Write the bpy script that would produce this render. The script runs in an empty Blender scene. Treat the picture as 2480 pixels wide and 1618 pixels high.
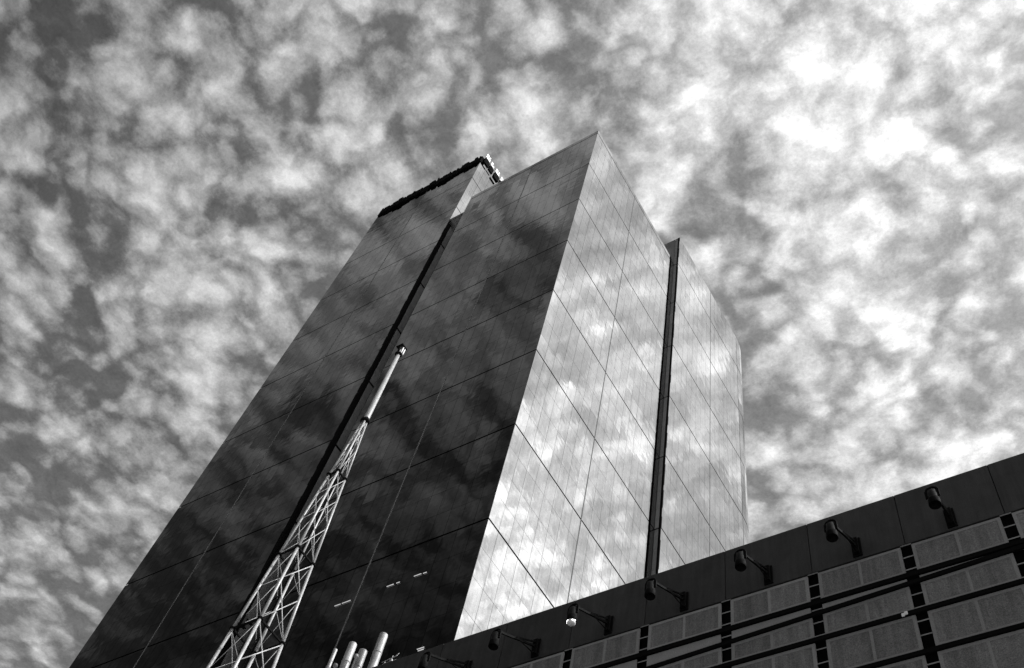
import bpy, bmesh, math, random
import numpy as np
from mathutils import Vector, Matrix

random.seed(7)
S = bpy.context.scene
C = S.collection
rad = math.radians

# ------------------------------------------------------------------ camera
# world axes written in camera coordinates (x right, y down, z forward)
R = np.array([[0.84125744, 0.51531391, 0.16351604],
              [-0.38207312, 0.78066708, -0.49454934],
              [-0.38249974, 0.35356823, 0.85362958]])
FPX = 2537.06
cam_d = bpy.data.cameras.new('camera')
cam = bpy.data.objects.new('camera', cam_d)
C.objects.link(cam)
rt = R.T @ np.diag([1, -1, -1])
cam.matrix_world = Matrix([[*rt[0], 0], [*rt[1], 0], [*rt[2], 0], [0, 0, 0, 1]])
cam_d.sensor_width = 36
cam_d.lens = FPX / 2480 * 36
cam_d.clip_start = 0.1
cam_d.clip_end = 5000
S.camera = cam

# ------------------------------------------------------------------ light
SUN = Vector((0.75, 0.30, 0.58)).normalized()      # towards the sun
SUN_EL = math.asin(SUN.z)
SUN_AZ = math.atan2(SUN.x, SUN.y)
sd = bpy.data.lights.new('sun', 'SUN')
sd.energy = 3.6
sd.angle = rad(0.6)
sd.color = (1, 1, 1)
so = bpy.data.objects.new('sun', sd)
C.objects.link(so)
so.rotation_euler = SUN.to_track_quat('Z', 'Y').to_euler()

S.view_settings.view_transform = 'Standard'
S.view_settings.look = 'None'
S.view_settings.exposure = 0
S.view_settings.gamma = 1
S.view_settings.use_curve_mapping = False
S.cycles.max_bounces = 6
S.cycles.glossy_bounces = 5

# ------------------------------------------------------------------ node helper
class NT:
    def __init__(self, tree):
        self.t = tree
        self.n = tree.nodes
        self.l = tree.links
    def node(self, kind, **kw):
        n = self.n.new(kind)
        for k, v in kw.items():
            setattr(n, k, v)
        return n
    def put(self, sock, v):
        if isinstance(v, bpy.types.NodeSocket):
            self.l.new(v, sock)
        elif v is not None:
            sock.default_value = v
    def math(self, op, a, b=None, c=None, clamp=False):
        n = self.node('ShaderNodeMath', operation=op, use_clamp=clamp)
        self.put(n.inputs[0], a)
        if b is not None: self.put(n.inputs[1], b)
        if c is not None: self.put(n.inputs[2], c)
        return n.outputs[0]
    def vmath(self, op, a, b=None, s=None):
        n = self.node('ShaderNodeVectorMath', operation=op)
        self.put(n.inputs[0], a)
        if b is not None: self.put(n.inputs[1], b)
        if s is not None: self.put(n.inputs['Scale'], s)
        return n.outputs['Value'] if op in ('DOT_PRODUCT', 'LENGTH', 'DISTANCE') else n.outputs[0]
    def noise(self, vec, scale, detail=5, rough=0.55, dist=0.0, lac=2.0, col=False):
        n = self.node('ShaderNodeTexNoise')
        self.put(n.inputs['Vector'], vec)
        n.inputs['Scale'].default_value = scale
        n.inputs['Detail'].default_value = detail
        n.inputs['Roughness'].default_value = rough
        n.inputs['Lacunarity'].default_value = lac
        n.inputs['Distortion'].default_value = dist
        return n.outputs['Color' if col else 'Fac']
    def ramp(self, f, a, b, lo=0.0, hi=1.0, smooth=True):
        n = self.node('ShaderNodeMapRange')
        n.interpolation_type = 'SMOOTHSTEP' if smooth else 'LINEAR'
        self.put(n.inputs[0], f)
        for i, v in enumerate((a, b, lo, hi)):
            self.put(n.inputs[1 + i], v)
        return n.outputs[0]

# ------------------------------------------------------------------ sky (world)
W = bpy.data.worlds.new('World')
S.world = W
W.use_nodes = True
W.node_tree.nodes.clear()
w = NT(W.node_tree)
tc = w.node('ShaderNodeTexCoord')
D = tc.outputs['Generated']
sky = w.node('ShaderNodeTexSky', sky_type='NISHITA')
sky.sun_disc = False
sky.sun_elevation = SUN_EL
sky.sun_rotation = SUN_AZ
sky.altitude = 200
sep = w.node('ShaderNodeSeparateColor')
w.l.new(sky.outputs[0], sep.inputs[0])
blue = w.math('ADD', w.math('MULTIPLY', sep.outputs[0], 0.75), w.math('MULTIPLY', sep.outputs[1], 0.25))  # red-filtered black and white
sx = w.node('ShaderNodeSeparateXYZ')
w.l.new(D, sx.inputs[0])
zc = w.math('MAXIMUM', sx.outputs[2], 0.09)
u = w.math('DIVIDE', sx.outputs[0], zc)
v = w.math('DIVIDE', sx.outputs[1], zc)
cb = w.node('ShaderNodeCombineXYZ')
w.l.new(u, cb.inputs[0]); w.l.new(v, cb.inputs[1])
cb.inputs[2].default_value = 3.7
P = cb.outputs[0]
wob2 = w.vmath('SCALE', w.vmath('SUBTRACT', w.noise(P, 22, 4, .6, col=True), (.5, .5, .5)), s=0.035)
wob = w.vmath('SCALE', w.vmath('SUBTRACT', w.noise(P, 9, 3, .5, col=True), (.5, .5, .5)), s=0.05)
P2 = w.vmath('ADD', P, wob)
P3 = w.vmath('ADD', P2, wob2)
DW = w.vmath('NORMALIZE', w.vmath('ADD', D, w.vmath('SCALE', w.vmath('SUBTRACT', w.noise(P, 12, 4, .6, col=True), (.5, .5, .5)), s=0.07)))
big = w.noise(P, 2.6, 3, 0.5)
mid = w.noise(P2, 8.5, 3, 0.5)
fine = w.noise(P2, 16, 9, 0.66)
vor = w.node('ShaderNodeTexVoronoi', feature='SMOOTH_F1', voronoi_dimensions='2D')
w.l.new(P3, vor.inputs['Vector'])
vor.inputs['Scale'].default_value = 17
vor.inputs['Smoothness'].default_value = 0.7
vor2 = w.node('ShaderNodeTexVoronoi', feature='SMOOTH_F1', voronoi_dimensions='2D')
w.l.new(P3, vor2.inputs['Vector'])
vor2.inputs['Scale'].default_value = 37
vor2.inputs['Smoothness'].default_value = 0.6
puff = w.ramp(vor.outputs['Distance'], 0.10, 0.62, 1.0, 0.0)
puff2 = w.ramp(vor2.outputs['Distance'], 0.10, 0.65, 1.0, 0.0)
grainy = w.noise(P, 120, 6, 0.75)
dens = w.math('ADD', w.math('MULTIPLY', big, 0.25), w.math('MULTIPLY', mid, 0.55))
dens = w.math('ADD', dens, w.math('MULTIPLY', fine, 0.70))
dens = w.math('ADD', dens, w.math('MULTIPLY', puff, 0.24))
dens = w.math('ADD', dens, w.math('MULTIPLY', puff2, 0.17))
dens = w.math('ADD', dens, w.math('MULTIPLY', grainy, 0.30))
# the cloud banks and the breaks between them (direction given as a point of the 2380 px wide picture, size, thickness)
BANKS = [(80, 180, 70, .16), (380, 460, 75, .16), (570, 655, 95, .22), (515, 270, 55, .14), (1080, 70, 80, .14), (1270, 110, 85, .16), (980, 200, 60, .10),
         (1530, 210, 70, .14), (2050, 260, 130, .26), (1880, 470, 90, .16), (750, 400, 60, .10), (90, 560, 70, .10), (500, 880, 90, .18), (2240, 1075, 90, .16),
         (1765, 880, 80, .12), (1960, 1040, 80, .12), (450, 190, 50, .10), (270, 960, 60, .08), (1180, 270, 60, .10), (2120, 430, 80, .14), (1700, 60, 90, .06),
         (820, 300, 45, .08), (330, 1090, 60, .06), (2300, 90, 90, .08),
         (95, 120, 50, -.14), (420, 80, 45, -.16), (760, 140, 60, -.16), (620, 205, 38, -.14), (560, 370, 40, -.14), (1105, 150, 38, -.12), (1545, 95, 45, -.12),
         (1790, 150, 45, -.14), (170, 690, 95, -.16), (835, 470, 55, -.12), (160, 1010, 65, -.12), (165, 1150, 35, -.14), (110, 1440, 120, -.22), (1640, 515, 55, -.12),
         (2120, 625, 45, -.14), (2165, 935, 50, -.15), (2355, 430, 45, -.18), (1940, 790, 40, -.10), (2230, 770, 45, -.10), (1850, 1140, 55, -.12), (2310, 690, 50, -.12),
         (300, 330, 60, -.08), (420, 740, 45, -.08), (640, 770, 50, -.10), (220, 330, 50, -.08), (1420, 300, 40, -.08), (1000, 320, 45, -.08), (880, 60, 60, -.10), (230, 40, 60, -.10)]
for bx_, by_, br_, ba_ in BANKS:
    dd = R.T @ np.array([(bx_ * 1.042 - 1240) / FPX, (by_ * 1.042 - 809) / FPX, 1.0])
    dd = dd / np.linalg.norm(dd)
    k_ = 1.0 / (br_ * 1.042 / FPX) ** 2
    g_ = w.math('EXPONENT', w.math('MULTIPLY', w.math('SUBTRACT', w.vmath('DOT_PRODUCT', DW, tuple(dd)), 1.0), k_))
    dens = w.math('ADD', dens, w.math('MULTIPLY', g_, ba_ * (0.5 if ba_ > 0 else 0.36)))
# thin dark wisps of open sky winding between the puffs
def ridge(n_, wd):
    return w.ramp(w.math('ABSOLUTE', w.math('SUBTRACT', n_, 0.5)), 0.0, wd, 1.0, 0.0)
wisp = w.math('MULTIPLY', ridge(w.noise(P2, 5.5, 2.5, .5), .12), w.ramp(w.noise(P, 4.0, 2, .5), .40, .62))
wisp2 = w.math('MULTIPLY', ridge(w.noise(P2, 11.0, 2.5, .5), .10), w.ramp(w.noise(P, 6.0, 2, .5), .45, .65))
dens = w.math('SUBTRACT', dens, w.math('ADD', w.math('MULTIPLY', wisp, 0.26), w.math('MULTIPLY', wisp2, 0.16)))
cloud = w.ramp(dens, 0.74, 1.16)
core = w.ramp(dens, 1.02, 1.44)
cosr = w.vmath('DOT_PRODUCT', D, tuple(SUN))
cosang = w.math('MAXIMUM', cosr, 0.0)
glow = w.math('ADD', w.math('MULTIPLY', w.math('POWER', cosang, 1.5), 0.55), w.math('MULTIPLY', w.math('POWER', cosang, 10.5), 8.5))
lit = w.math('ADD', w.math('ADD', 0.59, w.math('MULTIPLY', cosr, 0.14)), glow)
cl = w.math('MULTIPLY', lit, w.math('ADD', 0.68, w.math('MULTIPLY', core, 0.46)))
gap = w.math('ADD', w.math('MULTIPLY', blue, 0.15), w.math('MULTIPLY', glow, 0.45))
away = w.ramp(w.vmath('DOT_PRODUCT', D, (0.45, 0.89, 0.0)), -0.70, -0.16, 0.10, 1.0, False)   # the sky deepens behind the camera, steepened to darken the front faces' reflections
cl = w.math('MULTIPLY', cl, away)
gap = w.math('MULTIPLY', gap, away)
mix = w.node('ShaderNodeMix', data_type='FLOAT')
w.put(mix.inputs['Factor'], cloud)
w.put(mix.inputs['A'], gap)
w.put(mix.inputs['B'], cl)
mott = w.math('MULTIPLY', w.ramp(w.noise(P3, 34, 7, 0.68), 0.28, 0.72, 0.74, 1.26, False), w.ramp(w.noise(P, 260, 4, 0.8), 0.25, 0.75, 0.86, 1.14, False))
val = w.math('MULTIPLY', mix.outputs['Result'], mott)
comb = w.node('ShaderNodeCombineColor')
v10 = w.math('MULTIPLY', val, 10.0)
for i in range(3): w.l.new(v10, comb.inputs[i])
bg = w.node('ShaderNodeBackground')
bg.inputs['Strength'].default_value = 0.1
w.l.new(comb.outputs[0], bg.inputs['Color'])
out = w.node('ShaderNodeOutputWorld')
w.l.new(bg.outputs[0], out.inputs[0])

# ------------------------------------------------------------------ materials
def mat(name, base=0.1, rough=0.5, metal=0.0, spec=0.5, var=0.0, vscale=1.0, bump=0.0, bscale=8.0, emit=0.0, speck=0.0):
    m = bpy.data.materials.new(name)
    m.use_nodes = True
    t = NT(m.node_tree)
    b = m.node_tree.nodes['Principled BSDF']
    b.inputs['Base Color'].default_value = (base, base, base, 1)
    b.inputs['Roughness'].default_value = rough
    b.inputs['Metallic'].default_value = metal
    b.inputs['Specular IOR Level'].default_value = spec
    co = t.node('ShaderNodeTexCoord').outputs['Object']
    if var:
        f = t.noise(co, vscale, 6, 0.6)
        lo, hi = base * (1 - var), base * (1 + var)
        r = t.ramp(f, 0.25, 0.75, lo, hi, False)
        if speck:
            r = t.math('MULTIPLY', r, t.ramp(t.noise(co, 26, 3, 0.9), 0.3, 0.7, 1 - speck, 1 + speck, False))
        r = t.math('MULTIPLY', r, t.math('ADD', 0.88, t.math('MULTIPLY', t.node('ShaderNodeObjectInfo').outputs['Random'], 0.24)))
        cc = t.node('ShaderNodeCombineColor')
        for i in range(3): t.l.new(r, cc.inputs[i])
        t.l.new(cc.outputs[0], b.inputs['Base Color'])
        rr = t.ramp(t.noise(co, vscale * 2.3, 4, 0.6), 0.3, 0.7, max(0, rough - .12), min(1, rough + .12), False)
        t.l.new(rr, b.inputs['Roughness'])
    if bump:
        bn = t.node('ShaderNodeBump')
        bn.inputs['Strength'].default_value = 1.0
        bn.inputs['Distance'].default_value = bump
        t.l.new(t.noise(co, bscale, 5, 0.6), bn.inputs['Height'])
        t.l.new(bn.outputs[0], b.inputs['Normal'])
    if emit:
        b.inputs['Emission Color'].default_value = (1, 1, 1, 1)
        b.inputs['Emission Strength'].default_value = emit
    return m

def mirror_glass():
    """coated facade glass: a dark pane under a partly reflecting metal film"""
    m = bpy.data.materials.new('mirror_glass')
    m.use_nodes = True
    t = NT(m.node_tree)
    b = m.node_tree.nodes['Principled BSDF']
    b.inputs['Metallic'].default_value = 1
    b.inputs['Roughness'].default_value = 0.02
    geo = t.node('ShaderNodeNewGeometry')
    tcn = t.node('ShaderNodeTexCoord')
    oi = t.node('ShaderNodeObjectInfo')
    # streaks of rain dirt run down the glass, slight difference between panes
    mp = t.node('ShaderNodeMapping')
    mp.inputs['Scale'].default_value = (1, 1, 0.07)
    t.l.new(geo.outputs['Position'], mp.inputs['Vector'])
    st = t.noise(mp.outputs[0], 1.9, 7, 0.68)
    base = t.ramp(st, 0.3, 0.7, 0.15, 0.23, False)
    base = t.math('MULTIPLY', base, t.ramp(t.noise(geo.outputs['Position'], 11, 4, 0.9), 0.3, 0.7, 0.72, 1.28, False))
    base = t.math('MULTIPLY', base, t.math('ADD', 0.965, t.math('MULTIPLY', oi.outputs['Random'], 0.07)))
    cc = t.node('ShaderNodeCombineColor')
    for i in range(3): t.l.new(base, cc.inputs[i])
    t.l.new(cc.outputs[0], b.inputs['Base Color'])
    bn = t.node('ShaderNodeBump')
    bn.inputs['Distance'].default_value = 0.006
    bn.inputs['Strength'].default_value = 1.0
    t.l.new(t.noise(geo.outputs['Position'], 0.55, 2, 0.5), bn.inputs['Height'])
    t.l.new(bn.outputs[0], b.inputs['Normal'])
    return m

def streaked(m):
    t = NT(m.node_tree)
    b = m.node_tree.nodes['Principled BSDF']
    src = b.inputs['Base Color'].links[0].from_socket
    mp = t.node('ShaderNodeMapping'); mp.inputs['Scale'].default_value = (1, 1, .08)
    t.l.new(t.node('ShaderNodeTexCoord').outputs['Object'], mp.inputs['Vector'])
    k = t.ramp(t.noise(mp.outputs[0], 3.5, 6, .7), .35, .7, .72, 1.35, False)
    v = t.vmath('SCALE', src, s=k)
    t.l.new(v, b.inputs['Base Color'])
    return m

M = dict(
    mirror=mirror_glass(),
    core=mat('dark_joint', 0.012, 0.7, spec=0.2),
    ret=mat('return_panel', 0.19, 0.35, var=0.2, vscale=1.5),
    seam=mat('dark_gasket', 0.06, 0.7, spec=0.1, var=0.3, vscale=0.8),
    black=mat('black_strip', 0.004, 0.9, spec=0.05),
    trim=mat('seam_metal', 0.13, 0.45, var=0.25, vscale=0.7),
    conc=mat('concrete', 0.28, 0.85, var=0.2, vscale=1.2, bump=0.01),
    roof=mat('roof_membrane', 0.18, 0.9, var=0.2, vscale=0.8),
    fascia=mat('fascia_panel', 0.033, 0.42, spec=0.35, speck=0.45, var=0.22, vscale=1.4, bump=0.002, bscale=30),
    pane=mat('fritted_glass', 0.15, 0.5, spec=0.3, speck=0.65, var=0.16, vscale=2.2),
    pframe=mat('pane_frame', 0.235, 0.45, spec=0.4, speck=0.35, var=0.10, vscale=3),
    rung=mat('rung_metal', 0.30, 0.5, var=0.2, vscale=4),
    lamp=mat('lamp_black', 0.004, 0.7, spec=0.05, var=0.3, vscale=6),
    lampb=mat('lamp_band', 0.009, 0.6, spec=0.08),
    galv=mat('galvanised_steel', 0.34, 0.45, metal=0.15, speck=0.40, var=0.22, vscale=3.0, bump=0.004, bscale=20),
    dark=mat('dark_steel', 0.008, 0.9, spec=0.02, var=0.3, vscale=4),
    stack=mat('stack_metal', 0.30, 0.5, metal=0.2, speck=0.40, var=0.3, vscale=2.5, bump=0.006, bscale=14),
    white=mat('white_paint', 0.8, 0.5, var=0.06, vscale=3),
    lit=mat('dash_glow', 0.5, 0.4, emit=0.45),
    lampglow=mat('glow_lamp', 0.8, 0.4, emit=3.0),
    signdk=mat('sign_shade', 0.004, 0.9, spec=0.03, var=0.3, vscale=0.8),  # shade of the sign's front and undersides put in as near-black colour
    ground=mat('paving_stone', 0.22, 0.85, var=0.25, vscale=0.35, bump=0.01, bscale=3),
    box=mat('pale_box', 0.10, 0.5),
)

for k_ in ('fascia', 'pane', 'stack'): streaked(M[k_])

# ------------------------------------------------------------------ mesh helpers
def bm_box(bm, x0, x1, y0, y1, z0, z1):
    vs = [bm.verts.new((x, y, z)) for z in (z0, z1) for y in (y0, y1) for x in (x0, x1)]
    for f in ((0, 2, 3, 1), (4, 5, 7, 6), (0, 1, 5, 4), (2, 6, 7, 3), (0, 4, 6, 2), (1, 3, 7, 5)):
        bm.faces.new([vs[i] for i in f])

def bm_tube(bm, p, q, r0, r1=None, n=10, caps=True):
    p, q = Vector(p), Vector(q)
    r1 = r0 if r1 is None else r1
    d = (q - p).normalized()
    a = d.orthogonal().normalized()
    b = d.cross(a)
    A, B = [], []
    for i in range(n):
        t = 2 * math.pi * i / n
        o = a * math.cos(t) + b * math.sin(t)
        A.append(bm.verts.new(p + o * r0)); B.append(bm.verts.new(q + o * r1))
    for i in range(n):
        j = (i + 1) % n
        f = bm.faces.new((A[i], A[j], B[j], B[i])); f.smooth = True
    if caps:
        bm.faces.new(A[::-1]); bm.faces.new(B)

def bm_lathe(bm, prof, c=(0, 0, 0), n=24):
    rings = []
    for r, z in prof:
        rings.append([bm.verts.new((c[0] + r * math.cos(2 * math.pi * i / n), c[1] + r * math.sin(2 * math.pi * i / n), c[2] + z)) for i in range(n)])
    for a, b in zip(rings, rings[1:]):
        for i in range(n):
            j = (i + 1) % n
            f = bm.faces.new((a[i], a[j], b[j], b[i])); f.smooth = True

def bm_beam(bm, p, q, w_, h_):
    """a rectangular bar from p to q"""
    p, q = Vector(p), Vector(q)
    d = (q - p).normalized()
    s = d.cross(Vector((0, 0, 1)))
    s = s.normalized() if s.length > 1e-4 else Vector((1, 0, 0))
    t = s.cross(d)
    vs = []
    for e in (p, q):
        for a, b in ((-1, -1), (1, -1), (1, 1), (-1, 1)):
            vs.append(bm.verts.new(e + s * a * w_ / 2 + t * b * h_ / 2))
    for f in ((3, 2, 1, 0), (4, 5, 6, 7), (0, 1, 5, 4), (1, 2, 6, 5), (2, 3, 7, 6), (3, 0, 4, 7)):
        bm.faces.new([vs[i] for i in f])

def mesh(name, bm, m, bevel=0):
    if bevel:
        bmesh.ops.bevel(bm, geom=bm.edges[:], offset=bevel, segments=1, affect='EDGES')
    bmesh.ops.recalc_face_normals(bm, faces=bm.faces[:])
    me = bpy.data.meshes.new(name)
    bm.to_mesh(me); bm.free()
    me.materials.append(M[m])
    return me

def obj(name, bm, m, parent=None, bevel=0, loc=None):
    me = mesh(name, bm, m, bevel) if isinstance(bm, bmesh.types.BMesh) else bm
    o = bpy.data.objects.new(name, me)
    C.objects.link(o)
    if parent: o.parent = parent
    if loc: o.location = loc
    return o

def box(name, m, parent, *b, bevel=0):
    bm = bmesh.new(); bm_box(bm, *b)
    return obj(name, bm, m, parent, bevel)

def thing(name, label, cat, loc=(0, 0, 0), group=None):
    o = bpy.data.objects.new(name, None)
    C.objects.link(o)
    o.location = loc
    o.empty_display_size = 0.5
    o['label'] = label; o['category'] = cat
    if group: o['group'] = group
    return o

def copy_tree(o, parent=None):
    c = o.copy(); C.objects.link(c); c.parent = parent
    for ch in o.children: copy_tree(ch, c)
    return c

def proj(p):
    q = R @ np.array(p)
    if q[2] <= 0.01: return None
    return 1240 + FPX * q[0] / q[2], 809 + FPX * q[1] / q[2]

GZ = -1.6
# ------------------------------------------------------------------ ground
bm = bmesh.new(); bm_box(bm, -3000, 3000, -3000, 3000, GZ - 0.5, GZ)
g = obj('ground', bm, 'ground'); g['kind'] = 'structure'

# ------------------------------------------------------------------ glass towers
MAJ = [GZ] + [10.7 + 13.25 * k for k in range(0, 14)]        # heights of the wide joints
JW = 0.21                                                    # wide joint
jw = 0.028                                                   # fine joint
TH = 0.06                                                    # pane thickness

def rows(z0, z1):
    """storey rows between wide joints, from z0 up to z1"""
    out = []
    zs = [z for z in MAJ if z < z1 - 0.3] + [z1]
    for a, b in zip(zs, zs[1:]):
        n = 4 if b - a > 6 else max(1, round((b - a) / 3.3))
        for k in range(n):
            lo = a + (b - a) * k / n + (JW / 2 if k == 0 else jw / 2)
            hi = a + (b - a) * (k + 1) / n - (JW / 2 if k == n - 1 and b != z1 else jw / 2)
            if (lo + hi) / 2 > z0: out.append((lo, hi))
    return out

def cells(a, b, n):
    return [(a + (b - a) * k / n + jw / 2, a + (b - a) * (k + 1) / n - jw / 2) for k in range(n)]

def panel_list(face, pos, cols, rws):
    """face 'f': plane y = pos facing -y; 'r': plane x = pos facing +x"""
    out = []
    for a, b in cols:
        for lo, hi in rws:
            if face == 'f':
                c = ((a + b) / 2, pos + TH / 2, (lo + hi) / 2)
                q = [(a, pos, lo), (b, pos, lo), (b, pos, hi), (a, pos, hi)]
            else:
                c = (pos - TH / 2, (a + b) / 2, (lo + hi) / 2)
                q = [(pos, a, lo), (pos, b, lo), (pos, b, hi), (pos, a, hi)]
            pr = [proj(p) for p in q]
            area = 0
            if all(pr) and c[2] / c[1] > 1.25:
                area = abs(sum(pr[i][0] * pr[(i + 1) % 4][1] - pr[(i + 1) % 4][0] * pr[i][1] for i in range(4))) / 2
                mx = sum(p[0] for p in pr) / 4; my = sum(p[1] for p in pr) / 4
                if not (-20 < mx < 2500 and -20 < my < 1640): area = 0
            out.append((area, face, c, b - a, hi - lo, 0.0))
    return out

pm_cache = {}
def panel_mesh(w_, h_):
    k = (round(w_, 2), round(h_, 2))
    if k not in pm_cache:
        bm = bmesh.new()
        bm_box(bm, -w_ / 2, w_ / 2, -TH / 2, TH / 2, -h_ / 2, h_ / 2)
        pm_cache[k] = mesh('glass_pane', bm, 'mirror')
    return pm_cache[k]

rng = random.Random(3)
def glaze(root, panels, limit=296):
    panels.sort(key=lambda p: -p[0])
    rest = bmesh.new()
    for i, (ar, face, c, w_, h_, az) in enumerate(panels):
        base = {'f': 0.0, 'r': math.pi / 2, 'a': az}[face]
        tx, tz = rng.gauss(0, 0.0013), rng.gauss(0, 0.0013)
        if i < limit and ar > 0:
            o = obj('glass_pane', panel_mesh(w_, h_), 'mirror', root)
            o.location = c
            o.rotation_euler = (tx, 0, base + tz)
        else:
            mtx = Matrix.Translation(c) @ Matrix.Rotation(base + tz, 4, 'Z') @ Matrix.Rotation(tx, 4, 'X')
            n0 = len(rest.verts)
            bm_box(rest, -w_ / 2, w_ / 2, -TH / 2, TH / 2, -h_ / 2, h_ / 2)
            rest.verts.ensure_lookup_table()
            for k in range(n0, n0 + 8): rest.verts[k].co = mtx @ rest.verts[k].co
    o = obj('upper_glazing', rest, 'mirror', root)
    o['kind'] = 'stuff'

XA0, XA1, YA, YB, ZA = -63.0, -39.1, 40.0, 65.55, 157.7
XB0, XB1, ZB = -89.5, -65.8, 177.6
XC, ZC = -38.28, 166.6
IN = 0.14      # structure behind the panes

# middle tower
ta = thing('glass_tower', 'middle mirror glass tower slab with a sharp roof corner between its dark and bright faces', 'tower', (0, 0, 0))
box('core_wall', 'core', ta, XA0 + .02, XA1 - IN, YA + IN, YB - .02, GZ, ZA - .25)
box('roof_parapet', 'core', ta, XA0 + .03, XA1 - .08, YA + .08, YB - .03, ZA - .25, ZA + .03)
xm = (XA0 + XA1) / 2; ym = 52.1
P_ = panel_list('f', YA, cells(XA0, xm - .05, 8) + cells(xm + .05, XA1 - .02, 8), rows(GZ, ZA))
P_ += panel_list('r', XA1, cells(YA + .02, ym - .07, 8) + cells(ym + .07, YB - .02, 9), rows(GZ, ZA))
glaze(ta, P_)
# the left flank of the slab, looking into the recess beside the left tower
P2_ = [(0, 'r', (XA0 - .01, YA + .9, (a + b) / 2), 1.6, b - a, 0) for a, b in rows(GZ, ZA)]
fl = bmesh.new()
for _, _, c, w_, h_, _ in P2_: bm_box(fl, c[0] - .02, c[0] + .02, c[1] - w_ / 2, c[1] + w_ / 2, c[2] - h_ / 2, c[2] + h_ / 2)
o = obj('flank_glazing', fl, 'mirror', ta); o['kind'] = 'stuff'
bm = bmesh.new(); bm_box(bm, xm - .035, xm + .035, YA - .06, YA + .1, GZ, ZA - .2); obj('seam_trim', bm, 'trim', ta)
bm = bmesh.new(); bm_box(bm, XA1 - .1, XA1 + .015, ym - .065, ym + .065, GZ, ZA - .2); obj('seam_trim', bm, 'seam', ta)
# recessed link between the middle and the left tower
box('link_wall', 'core', ta, XB1 + .02, XA0 + .01, 41.7 + IN, YB - .03, GZ, ZA - .1)
lk = bmesh.new()
for a, b in rows(GZ, ZA):
    bm_box(lk, XB1 + .03, XA0 - .04, 41.7, 41.7 + TH, a, b)
o = obj('link_panel', lk, 'ret', ta); o['kind'] = 'stuff'

# left tower
tb = thing('glass_tower', 'tallest mirror glass tower at the left under a jagged roof sign painted black for its shade', 'tower')
box('core_wall', 'core', tb, XB0 + IN, XB1 - IN, YA + IN, YB, GZ, ZB - .3)
box('roof_parapet', 'core', tb, XB0 + .08, XB1 - .08, YA + .08, YB, ZB - .3, ZB)
xm = (XB0 + XB1) / 2
P_ = panel_list('f', YA, cells(XB0, xm - .05, 8) + cells(xm + .05, XB1 - .02, 8), rows(GZ, ZB))
hi_rows = [r for r in rows(GZ, ZB) if r[0] > 143]
P_ += panel_list('r', XB1, cells(41.75, YB, 14), hi_rows)
P_ += panel_list('r', XB1, [(40.02, 40.86), (40.88, 41.72)], [r for r in rows(GZ, ZB) if r[0] > 149.8])
glaze(tb, P_)
for a, b in [r for r in rows(GZ, ZA) if r[0] < 149.8]:
    box('return_panel', 'ret', tb, XB1 - .06, XB1, 40.80, 41.69, a, b)
box('corner_strip', 'black', tb, XB1 - .14, XB1 + .012, YA + .0, YA + .77, GZ, 150.3)
bm = bmesh.new(); bm_box(bm, xm - .03, xm + .03, YA - .05, YA + .1, GZ, ZB - .2); obj('seam_trim', bm, 'trim', tb)
# a few deeper joints at the recess
for z in MAJ[1:]:
    if z < 150: box('joint_bar', 'black', tb, XB1 - .05, XB1 + .02, 40.78, 41.68, z - .16, z + .16)

# roof sign of the left tower, its shaded front painted black
sg = thing('roof_sign', 'jagged row of sign blocks painted black for their shade along the front roof edge of the left tower', 'sign', (0, 0, ZB))
fr = bmesh.new()
bm_box(fr, XB0 + .1, XB1 + .0, YA + .25, YA + .9, .3, 2.4)
obj('sign_frame', fr, 'signdk', sg)
x = XB0 + .2
r2 = random.Random(12)
while x < XB1 - .4:
    wd = r2.uniform(.55, 1.35)
    lo = r2.uniform(-.9, -.1); hi = r2.uniform(1.8, 2.6)
    bm = bmesh.new(); bm_box(bm, x, min(x + wd, XB1 + .1), YA - r2.uniform(.2, .5), YA + .25, lo, hi)
    if r2.random() < .5:
        bm_box(bm, x + wd * .2, x + wd * .5, YA - .3, YA + .1, hi, hi + r2.uniform(.3, .9))
    obj('sign_block', bm, 'signdk', sg)
    x += wd + r2.uniform(.02, .16)
sg2 = thing('roof_sign', 'white sunlit sign pieces above a band painted black for its shade, right roof edge of left tower', 'sign', (0, 0, ZB))
y = YA + .4
while y < 61:
    wd = r2.uniform(.7, 1.8)
    bm = bmesh.new(); bm_box(bm, XB1 + .05, XB1 + r2.uniform(.3, .55), y, y + wd, r2.uniform(.2, .7), r2.uniform(2.3, 2.8))
    obj('sign_backing', bm, 'signdk', sg2)
    bm = bmesh.new()
    a = r2.uniform(3.0, 3.3); b = r2.uniform(4.2, 5.0)
    bm_box(bm, XB1 + .1, XB1 + .28, y + .05, y + wd * .45, a, b); bm_box(bm, XB1 + .1, XB1 + .28, y + wd * .45, y + wd * .85, a, (a + b) / 2)
    if r2.random() < .5: bm_box(bm, XB1 + .1, XB1 + .28, y + wd * .6, y + wd * .8, (a + b) / 2 + .3, b)
    obj('sign_letter', bm, 'white', sg2)
    y += wd + r2.uniform(.1, .5)

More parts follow.
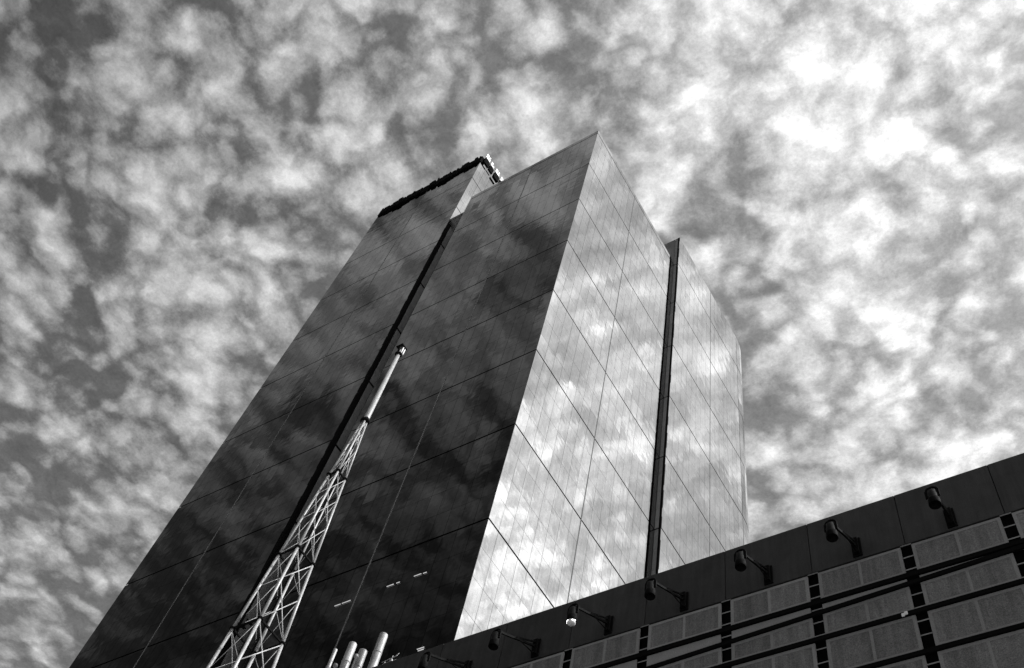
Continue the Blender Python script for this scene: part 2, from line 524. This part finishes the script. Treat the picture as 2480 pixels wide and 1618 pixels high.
# right tower, behind the middle one, with a rounded far corner
tcw = thing('glass_tower', 'rear right mirror glass tower with a rounded far corner and dark near corner strip', 'tower')
RC = 9.0; YC1 = 96.5
bmc = bmesh.new()
def outline(off, n=8):
    pts = [(-62.0 + off, YB + off), (XC - off, YB + off)]
    cx_, cy_ = XC - RC, YC1 - RC
    for k in range(n + 1):
        t = math.pi / 2 * k / n
        pts.append((cx_ + (RC - off) * math.cos(t), cy_ + (RC - off) * math.sin(t)))
    pts.append((-62.0 + off, YC1 - off))
    return pts
ol = outline(IN)
lo_ = [bmc.verts.new((x, y, GZ)) for x, y in ol]; hi_ = [bmc.verts.new((x, y, ZC - .05)) for x, y in ol]
for i in range(len(ol)):
    j = (i + 1) % len(ol); bmc.faces.new((lo_[i], lo_[j], hi_[j], hi_[i]))
bmc.faces.new(hi_); bmc.faces.new(lo_[::-1])
obj('core_wall', bmc, 'core', tcw)
rw = rows(GZ, ZC)
ymc = 77.4
P_ = []
for a, b in rw: box('return_panel', 'ret', tcw, XA1 + .03, XC - .30, YB, YB + .06, a, b)
P_ += panel_list('f', YB, cells(-62, XA1, 14), [r for r in rw if r[0] > 156])
P_ += panel_list('r', XC, cells(YB + .02, ymc - .07, 8) + cells(ymc + .07, YC1 - RC, 7), rw)
cx_, cy_ = XC - RC, YC1 - RC
na = 9
for k in range(na):
    t = math.pi / 2 * (k + .5) / na
    wd = 2 * RC * math.sin(math.pi / 4 / na) - jw
    for a, b in rw:
        P_.append((30 if k < 4 and (a + b) / 2 / YC1 > 1.25 else 0, 'a', (cx_ + (RC - .04) * math.cos(t), cy_ + (RC - .04) * math.sin(t), (a + b) / 2), wd, b - a, t + math.pi / 2))
glaze(tcw, P_)
box('corner_strip', 'black', tcw, XC - .28, XC - .0, YB - .01, YB + .14, GZ, ZC)
bm = bmesh.new(); bm_box(bm, XC - .1, XC + .015, ymc - .06, ymc + .06, GZ, ZC - .2); obj('seam_trim', bm, 'seam', tcw)

# added glowing tubes stand for light dashes seen in the middle tower's glass
def at(px, py, Y):
    vv = R.T @ np.array([(px - 1240) / FPX, (py - 809) / FPX, 1.0])
    return Vector(vv * (Y / vv[1]))
strips = [((1003, 1395), (1020, 1390), 'longer of two added glowing dashes highest on the dark glass'),
          ((1025, 1388.5), (1033, 1386), 'short added glowing dash beside the longer one, highest on the dark glass'),
          ((937, 1420), (953, 1415.5), 'longer dash of the middle pair of added glowing dashes on the dark glass'),
          ((960, 1412.5), (968, 1409.5), 'short dash of the middle pair of added glowing dashes on the dark glass'),
          ((811, 1467), (824, 1464), 'short added glowing dash just above the pale vent stacks'),
          ((828, 1462), (849, 1453.5), 'added glowing dash touching the pale vertical seam above the vent stacks'),
          ((1010, 1573), (1027, 1567), 'upper of two added glowing dashes low on the dark glass above the roofline'),
          ((1012, 1577), (1026, 1572), 'lower of two added glowing dashes low on the dark glass above the roofline')]
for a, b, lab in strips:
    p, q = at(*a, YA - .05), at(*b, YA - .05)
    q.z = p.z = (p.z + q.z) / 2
    t_ = thing('glass_dash', lab, 'light', tuple((p + q) / 2), 'added glowing dashes for lights seen in the tower glass')
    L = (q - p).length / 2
    bm = bmesh.new(); bm_tube(bm, (-L, 0, 0), (L, 0, 0), .035, n=8); obj('dash_tube', bm, 'lit', t_)
    bm = bmesh.new(); bm_box(bm, -L - .04, L + .04, .02, .06, -.03, .03); obj('dash_backing', bm, 'dark', t_)

# ------------------------------------------------------------------ low building
YL = 24.0
ZT = 30.35; ZP = 27.80
BAY = 0.1325 * YL; CW = 0.0152 * YL
colL = [(-0.3440 + 0.1325 * k) * YL for k in range(-6, 8)]
lb = thing('low_building', 'low dark building with gridded glass panels and a deep fascia filling the lower right', 'building', (0, 0, 0))
XL0, XL1 = colL[0] - 25.5, colL[-1] + CW
box('wall', 'black', lb, XL0, XL1, YL + .45, YL + 14, GZ, ZT - .6)
box('roof', 'roof', lb, XL0 + .3, XL1 - .3, YL + .5, YL + 13.9, ZT - .6, ZT - .45)
box('fascia_backing', 'black', lb, XL0, XL1, YL + .06, YL + .44, ZP + .02, ZT - .04)
xs = [XL0] + [c + CW / 2 for c in colL if c + CW / 2 > XL0 + .5] + [XL1]
xs2 = [xs[0]]
for a in xs[1:]:
    while a - xs2[-1] > BAY * 1.5: xs2.append(xs2[-1] + BAY if xs2[-1] != XL0 else XL0 + (a - XL0) % BAY + .001)
    xs2.append(a)
for a, b in zip(xs2, xs2[1:]):
    if b - a < .3: continue
    box('fascia_panel', 'fascia', lb, a + .014, b - .014, YL, YL + .055, ZP + .03, ZT)
box('coping', 'fascia', lb, XL0, XL1, YL + .03, YL + .5, ZT - .03, ZT + .012)
ROWS = [(1.1560, 1.1045), (1.0945, 1.0835, 's'), (1.0790, 1.0383), (1.0300, 0.9712), (0.9630, 0.9050), (0.8970, 0.8390), (0.8310, 0.7730)]
for ci, (a, b) in enumerate(zip(colL, colL[1:])):
    x0, x1 = a + CW, b
    for ri, r in enumerate(ROWS):
        z1, z0 = r[0] * YL, r[1] * YL
        if len(r) == 3:   # the narrow strip tapers: the bar under it is not level
            def zb(x): return (1.0925 + 0.040 * (x / YL + 0.08)) * YL
            bm = bmesh.new()
            vs = [bm.verts.new(p) for p in ((x0 + .02, YL, zb(x0)), (x1 - .02, YL, zb(x1)), (x1 - .02, YL, z1), (x0 + .02, YL, z1),
                                            (x0 + .02, YL + .05, zb(x0)), (x1 - .02, YL + .05, zb(x1)), (x1 - .02, YL + .05, z1), (x0 + .02, YL + .05, z1))]
            for f in ((0, 1, 2, 3), (7, 6, 5, 4), (0, 4, 5, 1), (3, 2, 6, 7), (0, 3, 7, 4), (1, 5, 6, 2)):
                bm.faces.new([vs[i] for i in f])
            obj('strip_panel', bm, 'pframe', lb)
            continue
        if ri == 2:
            z1 = (zb((x0 + x1) / 2) - 0.0065 * YL)
            dz = 0.040 * (x1 - x0) / 2
        else: dz = 0
        e = .11
        fb = bmesh.new()
        def quadbox(bm, p0, p1, p2, p3, y0, y1):
            vs = [bm.verts.new((x, y, z)) for y in (y0, y1) for x, z in (p0, p1, p2, p3)]
            for f in ((0, 1, 2, 3), (7, 6, 5, 4), (0, 4, 5, 1), (3, 2, 6, 7), (0, 3, 7, 4), (1, 5, 6, 2)):
                bm.faces.new([vs[i] for i in f])
        quadbox(fb, (x0, z1 - e - dz), (x1, z1 - e + dz), (x1, z1 + dz), (x0, z1 - dz), YL, YL + .07)
        bm_box(fb, x0, x1, YL, YL + .07, z0, z0 + e)
        bm_box(fb, x0, x0 + e, YL + .001, YL + .069, z0 + e, z1 - e - dz)
        bm_box(fb, x1 - e, x1, YL + .001, YL + .069, z0 + e, z1 - e + dz)
        xc = (x0 + x1) / 2
        bm_box(fb, xc - e * .42, xc + e * .42, YL + .001, YL + .069, z0 + e, z1 - e)
        fo = obj('window_frame', fb, 'pframe', lb)
        for p, q, s0, s1 in ((x0 + e, xc - e * .42, -1, 0), (xc + e * .42, x1 - e, 0, 1)):
            pb = bmesh.new()
            quadbox(pb, (p, z0 + e), (q, z0 + e), (q, z1 - e + dz * s1), (p, z1 - e + dz * s0), YL + .012, YL + .05)
            obj('pane', pb, 'pane', fo)
# black bars across, ladder strips between the bays
for zc_, h_ in ((1.0995, .0085), (1.0342, .0075), (.9670, .0075), (.9010, .0075), (.8350, .0075)):
    box('cross_bar', 'black', lb, colL[0], XL1, YL - .06, YL + .02, (zc_ - h_ / 2 + .0005) * YL, (zc_ + h_ / 2 - .0005) * YL)
bm = bmesh.new()
bm_beam(bm, (colL[0], YL - .03, zb(colL[0]) - .075), (XL1, YL - .03, zb(XL1) - .075), .08, .15)
obj('cross_bar', bm, 'black', lb)
rung_me = None
for c in colL:
    z = 1.1585
    box('column_recess', 'black', lb, c + .004, c + CW - .004, YL + .2, YL + .45, GZ, ZP)
    while z > 0.78:
        if rung_me is None:
            bm = bmesh.new(); bm_box(bm, 0, CW - .01, 0, .02, -.016, .016); rung_me = mesh('rung', bm, 'rung')
        if not any(abs(z - q) < .006 for q in (1.0995, 1.0342, .967, .901)):
            o = obj('rung', rung_me, 'rung', lb); o.location = (c + .005, YL + .02, z * YL)
        z -= 0.0233
# small white tag hanging on the third bar
p = at(2189, 1488, YL - .12)
tg = thing('white_tag', 'small bright white tag caught on a black bar among the window panels', 'tag', tuple(p))
bm = bmesh.new(); bm_box(bm, -.07, .02, -.02, .02, -.07, .05); bm_box(bm, .02, .12, -.02, .02, -.03, .09); obj('tag_sheet', bm, 'white', tg, bevel=.006)
bm = bmesh.new(); bm_tube(bm, (0, 0, .04), (0, .05, .1), .008, n=6); obj('tag_tie', bm, 'dark', tg)

# ------------------------------------------------------------------ floodlights on arms
def make_lamp(lit=False):  # lit adds small glowing blobs under the hood
    t_ = bpy.data.objects.new('flood_light', None); C.objects.link(t_); t_.empty_display_size = .3
    hy, hz = -2.40, -1.33           # head, seen from the foot of the arm
    bm = bmesh.new(); bm_beam(bm, (0, -.12, -.05), (0, hy + .05, hz + .02), .07, .09); obj('arm', bm, 'lamp', t_, bevel=.008)
    bm = bmesh.new(); bm_beam(bm, (0, -.08, .20), (0, hy * .52, hz * .5 + .06), .05, .06); obj('brace', bm, 'lamp', t_)
    bm = bmesh.new(); bm_box(bm, -.09, .09, -.16, .0, -.42, .30); bm_box(bm, -.16, .16, -.05, .001, -.50, .36)
    obj('wall_bracket', bm, 'lamp', t_)
    bm = bmesh.new()
    bm_tube(bm, (0, -.02, -.3), (.03, -.3, -.48), .02, n=6); bm_tube(bm, (.03, -.3, -.48), (.02, -1.1, -.62), .018, n=6)
    obj('cable', bm, 'lamp', t_)
    # yoke: an arch over the head
    bm = bmesh.new()
    pts = []
    for k in range(13):
        a = math.pi * k / 12
        pts.append(Vector((.165 * math.cos(a), hy, hz - .10 + .14 * math.sin(a))))
    pts = [Vector((.165, hy, hz - .42))] + pts + [Vector((-.165, hy, hz - .42))]
    for p_, q_ in zip(pts, pts[1:]): bm_beam(bm, p_, q_, .10 if abs((q_ - p_).x) < 1e-6 else .05, .05)
    obj('yoke', bm, 'lamp', t_)
    bm = bmesh.new()
    bm_lathe(bm, [(0, -.14), (.10, -.14), (.135, -.17), (.14, -.30), (.15, -.33), (.15, -.52)], (0, hy, hz))
    obj('lamp_housing', bm, 'lampb', t_)
    bm = bmesh.new()
    bm_lathe(bm, [(.155, -.50), (.175, -.53), (.185, -.60), (.185, -.78), (.17, -.80), (.165, -.72), (.0, -.70)], (0, hy, hz))
    obj('lamp_hood', bm, 'lamp', t_)
    if lit:  # small glowing blobs scattered under the hood
        bm = bmesh.new()
        for k, (a, r_, s_) in enumerate(((-2.6, .12, .05), (-2.0, .13, .045), (-1.4, .09, .04), (-.7, .12, .06), (-.2, .14, .045), (1.2, .05, .05), (-3.1, .15, .035))):
            c_ = Vector((r_ * math.cos(a), hy + r_ * math.sin(a), hz - .80 - .03 * (k % 2)))
            bmesh.ops.create_icosphere(bm, subdivisions=1, radius=s_, matrix=Matrix.Translation(c_) @ Matrix.Diagonal((1.2, 1, .7, 1)))
        obj('glow_blob', bm, 'lampglow', t_)
        bm = bmesh.new()
        bm_lathe(bm, [(.155, -.805), (.15, -.86), (.11, -.90), (0, -.92)], (0, hy, hz))
        obj('lens', bm, 'white', t_)
    return t_

base_lamp = make_lamp()
glow_lamp = make_lamp(True)
mx = [(-.1380, 'flood light farthest right on the fascia, arm almost hidden behind its head'),
      (-.2690, 'second flood light from the right end of the dark fascia'),
      (-.4010, 'third flood light from the right, right of the black vertical tower strip'),
      (-.5353, 'flood light hanging just below the foot of the black vertical tower strip'),
      (-.6640, 'flood light with a broken white glow under its lamp head'),
      (-.7960, 'second flood light from the left, below the bright glass corner'),
      (-.9290, 'leftmost flood light, cut by the bottom edge of the picture')]
for k, (xx, lab) in enumerate(mx):
    o = glow_lamp if k == 4 else (base_lamp if k == 0 else copy_tree(base_lamp))
    o.location = (xx * YL, YL, 1.184 * YL)
    o.rotation_euler.z = rad((.6, -1.1, .9, -.4, .7, -.9, .3)[k])
    o['label'] = lab; o['category'] = 'floodlight'; o['group'] = 'flood lights on arms along the fascia'

# ------------------------------------------------------------------ lattice mast on the roof
DM = 51.0
az = rad(146.95)
mast_x, mast_y = DM * math.cos(az), DM * math.sin(az)
ROOF = ZT - .45
ms = thing('lattice_mast', 'pale steel lattice mast tapering to a thick tube in front of the left tower', 'mast', (mast_x, mast_y, ROOF))
LV = [.50 * DM, .663 * DM, .807 * DM, .9366 * DM, 1.1058 * DM, 1.244 * DM]
def side(z): return max(.16, (.0424 - .0868 * (z / DM - .807)) * DM)
XBR = [2, 2, 2, 3, 3]
def corner(z, sx_, sy_):
    s_ = side(z) / 2
    return Vector((sx_ * s_, sy_ * s_, z - ROOF))
CN = [(1, -1), (1, 1), (-1, 1), (-1, -1)]
LV[0] = ROOF + .1
for sx_, sy_ in CN:
    bm = bmesh.new()
    for a, b in zip(LV, LV[1:]):
        ra, rb = .118 - .05 * (a / DM - .6) / .65, .118 - .05 * (b / DM - .6) / .65
        bm_tube(bm, corner(a + .12, sx_, sy_), corner(b - .12, sx_, sy_), ra, rb, 10)
        bm_tube(bm, corner(b - .12, sx_, sy_), corner(b + .12, sx_, sy_), rb * .8, rb * .8, 8)
    obj('leg', bm, 'galv', ms)
for z in LV[1:]:
    for k in range(4):
        a, b = CN[k], CN[(k + 1) % 4]
        bm = bmesh.new(); bm_beam(bm, corner(z, *a), corner(z, *b), .10, .12)
        obj('flange_bar', bm, 'dark', ms)
for (a, b), n in zip(zip(LV, LV[1:]), XBR):
    for j in range(n):
        # panels of equal width-to-height ratio
        q = (side(b) / side(a)) ** (1 / n)
        tot = sum(q ** i for i in range(n))
        z0 = a + (b - a) * sum(q ** i for i in range(j)) / tot
        z1 = a + (b - a) * sum(q ** i for i in range(j + 1)) / tot
        r_ = .036 if a < .9 * DM else .028
        for k in range(4):
            c0, c1 = CN[k], CN[(k + 1) % 4]
            r_ = r_ if k == 0 else min(r_, .02)
            for p_, q_ in ((c0, c1), (c1, c0)):
                bm = bmesh.new(); bm_tube(bm, corner(z0 + .1, *p_), corner(z1 - .1, *q_), r_, r_, 6)
                obj('brace', bm, 'galv', ms)
# bolted flange plates and feeder cables
for z in LV[1:]:
    for c_ in CN:
        bm = bmesh.new(); p_ = corner(z, *c_); bm_lathe(bm, [(0, -.05), (.19, -.05), (.19, .05), (0, .05)], p_, 12)
        obj('flange_plate', bm, 'dark', ms)
for k in range(3):
    bm = bmesh.new()
    bm_tube(bm, (-.55 + .09 * k, .5, 0), (-.05 + .05 * k, .06, LV[5] - ROOF), .024, .02, 6); obj('feeder_cable', bm, 'dark', ms)
# inner ladder
bm = bmesh.new()
for dx in (-.18, .18): bm_tube(bm, (-.1 + dx, .25, 0), (0 + dx * .35, 0, LV[5] - ROOF), .022, n=6)
z = 0.3
while z < LV[4] - ROOF:
    f = z / (LV[5] - ROOF); bm_tube(bm, (-.1 - .18 * (1 - .65 * f), .25 * (1 - f), z), (-.1 * (1 - f) + .18 * (1 - .65 * f), .25 * (1 - f), z), .012, n=5, caps=False); z += .35
obj('ladder', bm, 'dark', ms)
ZTB, ZTT = 1.2497 * DM - ROOF, 1.437 * DM - ROOF
bm = bmesh.new(); bm_lathe(bm, [(0, ZTB), (.235, ZTB), (.235, ZTB + .05), (.225, ZTB + .3), (.165, ZTT), (0, ZTT)], n=24)
obj('mast_tube', bm, 'galv', ms)
bm = bmesh.new(); bm_lathe(bm, [(0, ZTB - .45), (.36, ZTB - .45), (.38, ZTB - .38), (.38, ZTB - .30), (.2, ZTB - .22), (.2, ZTB), (0, ZTB)], n=16)
obj('top_plate', bm, 'dark', ms)
bm = bmesh.new(); bm_lathe(bm, [(0, ZTT), (.30, ZTT + .02), (.33, ZTT + .14), (.22, ZTT + .20), (0, ZTT + .22)], n=16)
obj('head_collar', bm, 'dark', ms)
bm = bmesh.new()
for dx, dy in ((.22, 0), (-.02, -.02), (.22, .22)): bm_tube(bm, (dx, dy, ZTT + .2), (dx, dy, ZTT + 1.15), .06, n=8)
obj('head_fitting', bm, 'white', ms)
bm = bmesh.new(); bm_box(bm, -.35, .35, -.35, .35, ZTT + 1.15, ZTT + 1.27); bm_box(bm, .02, .2, -.3, -.2, ZTT + .3, ZTT + 1.0)
obj('head_cap', bm, 'dark', ms)
# a small dark antenna box on the left leg at the second flange
bx = thing('mast_box', 'black antenna box clamped on the mast beside its left leg at the lowest flange', 'antenna', tuple(Vector((mast_x, mast_y, 0)) + Vector((-side(LV[2]) / 2 + .45, -side(LV[2]) / 2 + .1, LV[2] + .5))))
bm = bmesh.new(); bm_box(bm, -.16, .16, -.1, .1, -.45, .45); obj('housing', bm, 'lamp', bx, bevel=.02)
bm = bmesh.new(); bm_box(bm, .35, .6, -.08, .08, -.7, -.35); bm_tube(bm, (.1, 0, -.3), (.4, 0, -.5), .03, n=6); obj('clamp', bm, 'lamp', bx)

# ------------------------------------------------------------------ vent stacks on the roof
YS = 27.5
def stack(xc_, r_, ztop, label, cap=False):
    t_ = thing('vent_stack', label, 'chimney', (xc_ * YS, YS, ROOF), 'pale vent stacks on the low roof')
    h_ = ztop * YS - ROOF
    bm = bmesh.new(); bm_lathe(bm, [(r_, 0), (r_, h_ - .03), (r_ * .985, h_), (r_ * .9, h_), (r_ * .9, h_ - .8)], n=28)
    obj('pipe', bm, 'stack', t_)
    for zz in (.35, .62, .82):
        bm = bmesh.new(); bm_lathe(bm, [(r_, h_ * zz), (r_ + .02, h_ * zz + .01), (r_ + .02, h_ * zz + .06), (r_, h_ * zz + .07)], n=28)
        obj('band', bm, 'stack', t_)
    bm = bmesh.new(); bm_lathe(bm, [(r_ * 1.4, 0), (r_ * 1.3, .08), (r_, .3)], n=20); obj('base_flange', bm, 'dark', t_)
    return t_
stack(-1.2735, .105, 1.349, 'thin leftmost vent stack at the bottom edge')
stack(-1.2305, .215, 1.347, 'thick vent stack just right of the thin one')
stack(-1.1950, .215, 1.317, 'thick vent stack with the lowest top, third from the left')
stack(-1.1560, .22, 1.343, 'tallest looking thick vent stack at the right of the row')
for xx, zt, lab in ((-1.2560, 1.307, 'small rounded vent cowl low between the thin and the first thick stack'), (-1.2085, 1.313, 'small bright rounded vent cowl between the two thick stacks')):
    t_ = thing('vent_cowl', lab, 'vent', (xx * 27.0, 27.0, ROOF))
    h_ = zt * 27 - ROOF
    bm = bmesh.new(); bm_lathe(bm, [(.05, 0), (.05, h_ - .2), (.11, h_ - .18), (.13, h_ - .1), (.10, h_ - .02), (0, h_)], n=16); obj('cowl_pipe', bm, 'stack', t_)
    bm = bmesh.new(); bm_lathe(bm, [(.12, 0), (.12, .1), (.05, .12)], n=12); obj('base_flange', bm, 'dark', t_)
# bracket with pale clamps on the parapet right of the stacks
p = at(935, 1603, YL + .2)
t_ = thing('roof_bracket', 'tangle of pale rods and clamps on the roof edge right of the vent stacks', 'bracket', tuple(p))
bm = bmesh.new()
for a, b in (((-.25, 0, .05), (.55, 0, .18)), ((-.1, 0, -.05), (.45, .1, .05)), ((.25, 0, -.1), (.3, 0, .25)), ((-.2, 0, -.3), (-.05, 0, .02)), ((.45, 0, .15), (.62, 0, .28))):
    bm_tube(bm, a, b, .018, n=6)
obj('rod', bm, 'galv', t_)
bm = bmesh.new(); bm_box(bm, .2, .34, -.03, .03, -.06, .02); bm_box(bm, -.28, -.14, -.03, .03, -.25, -.14); obj('clamp', bm, 'galv', t_)
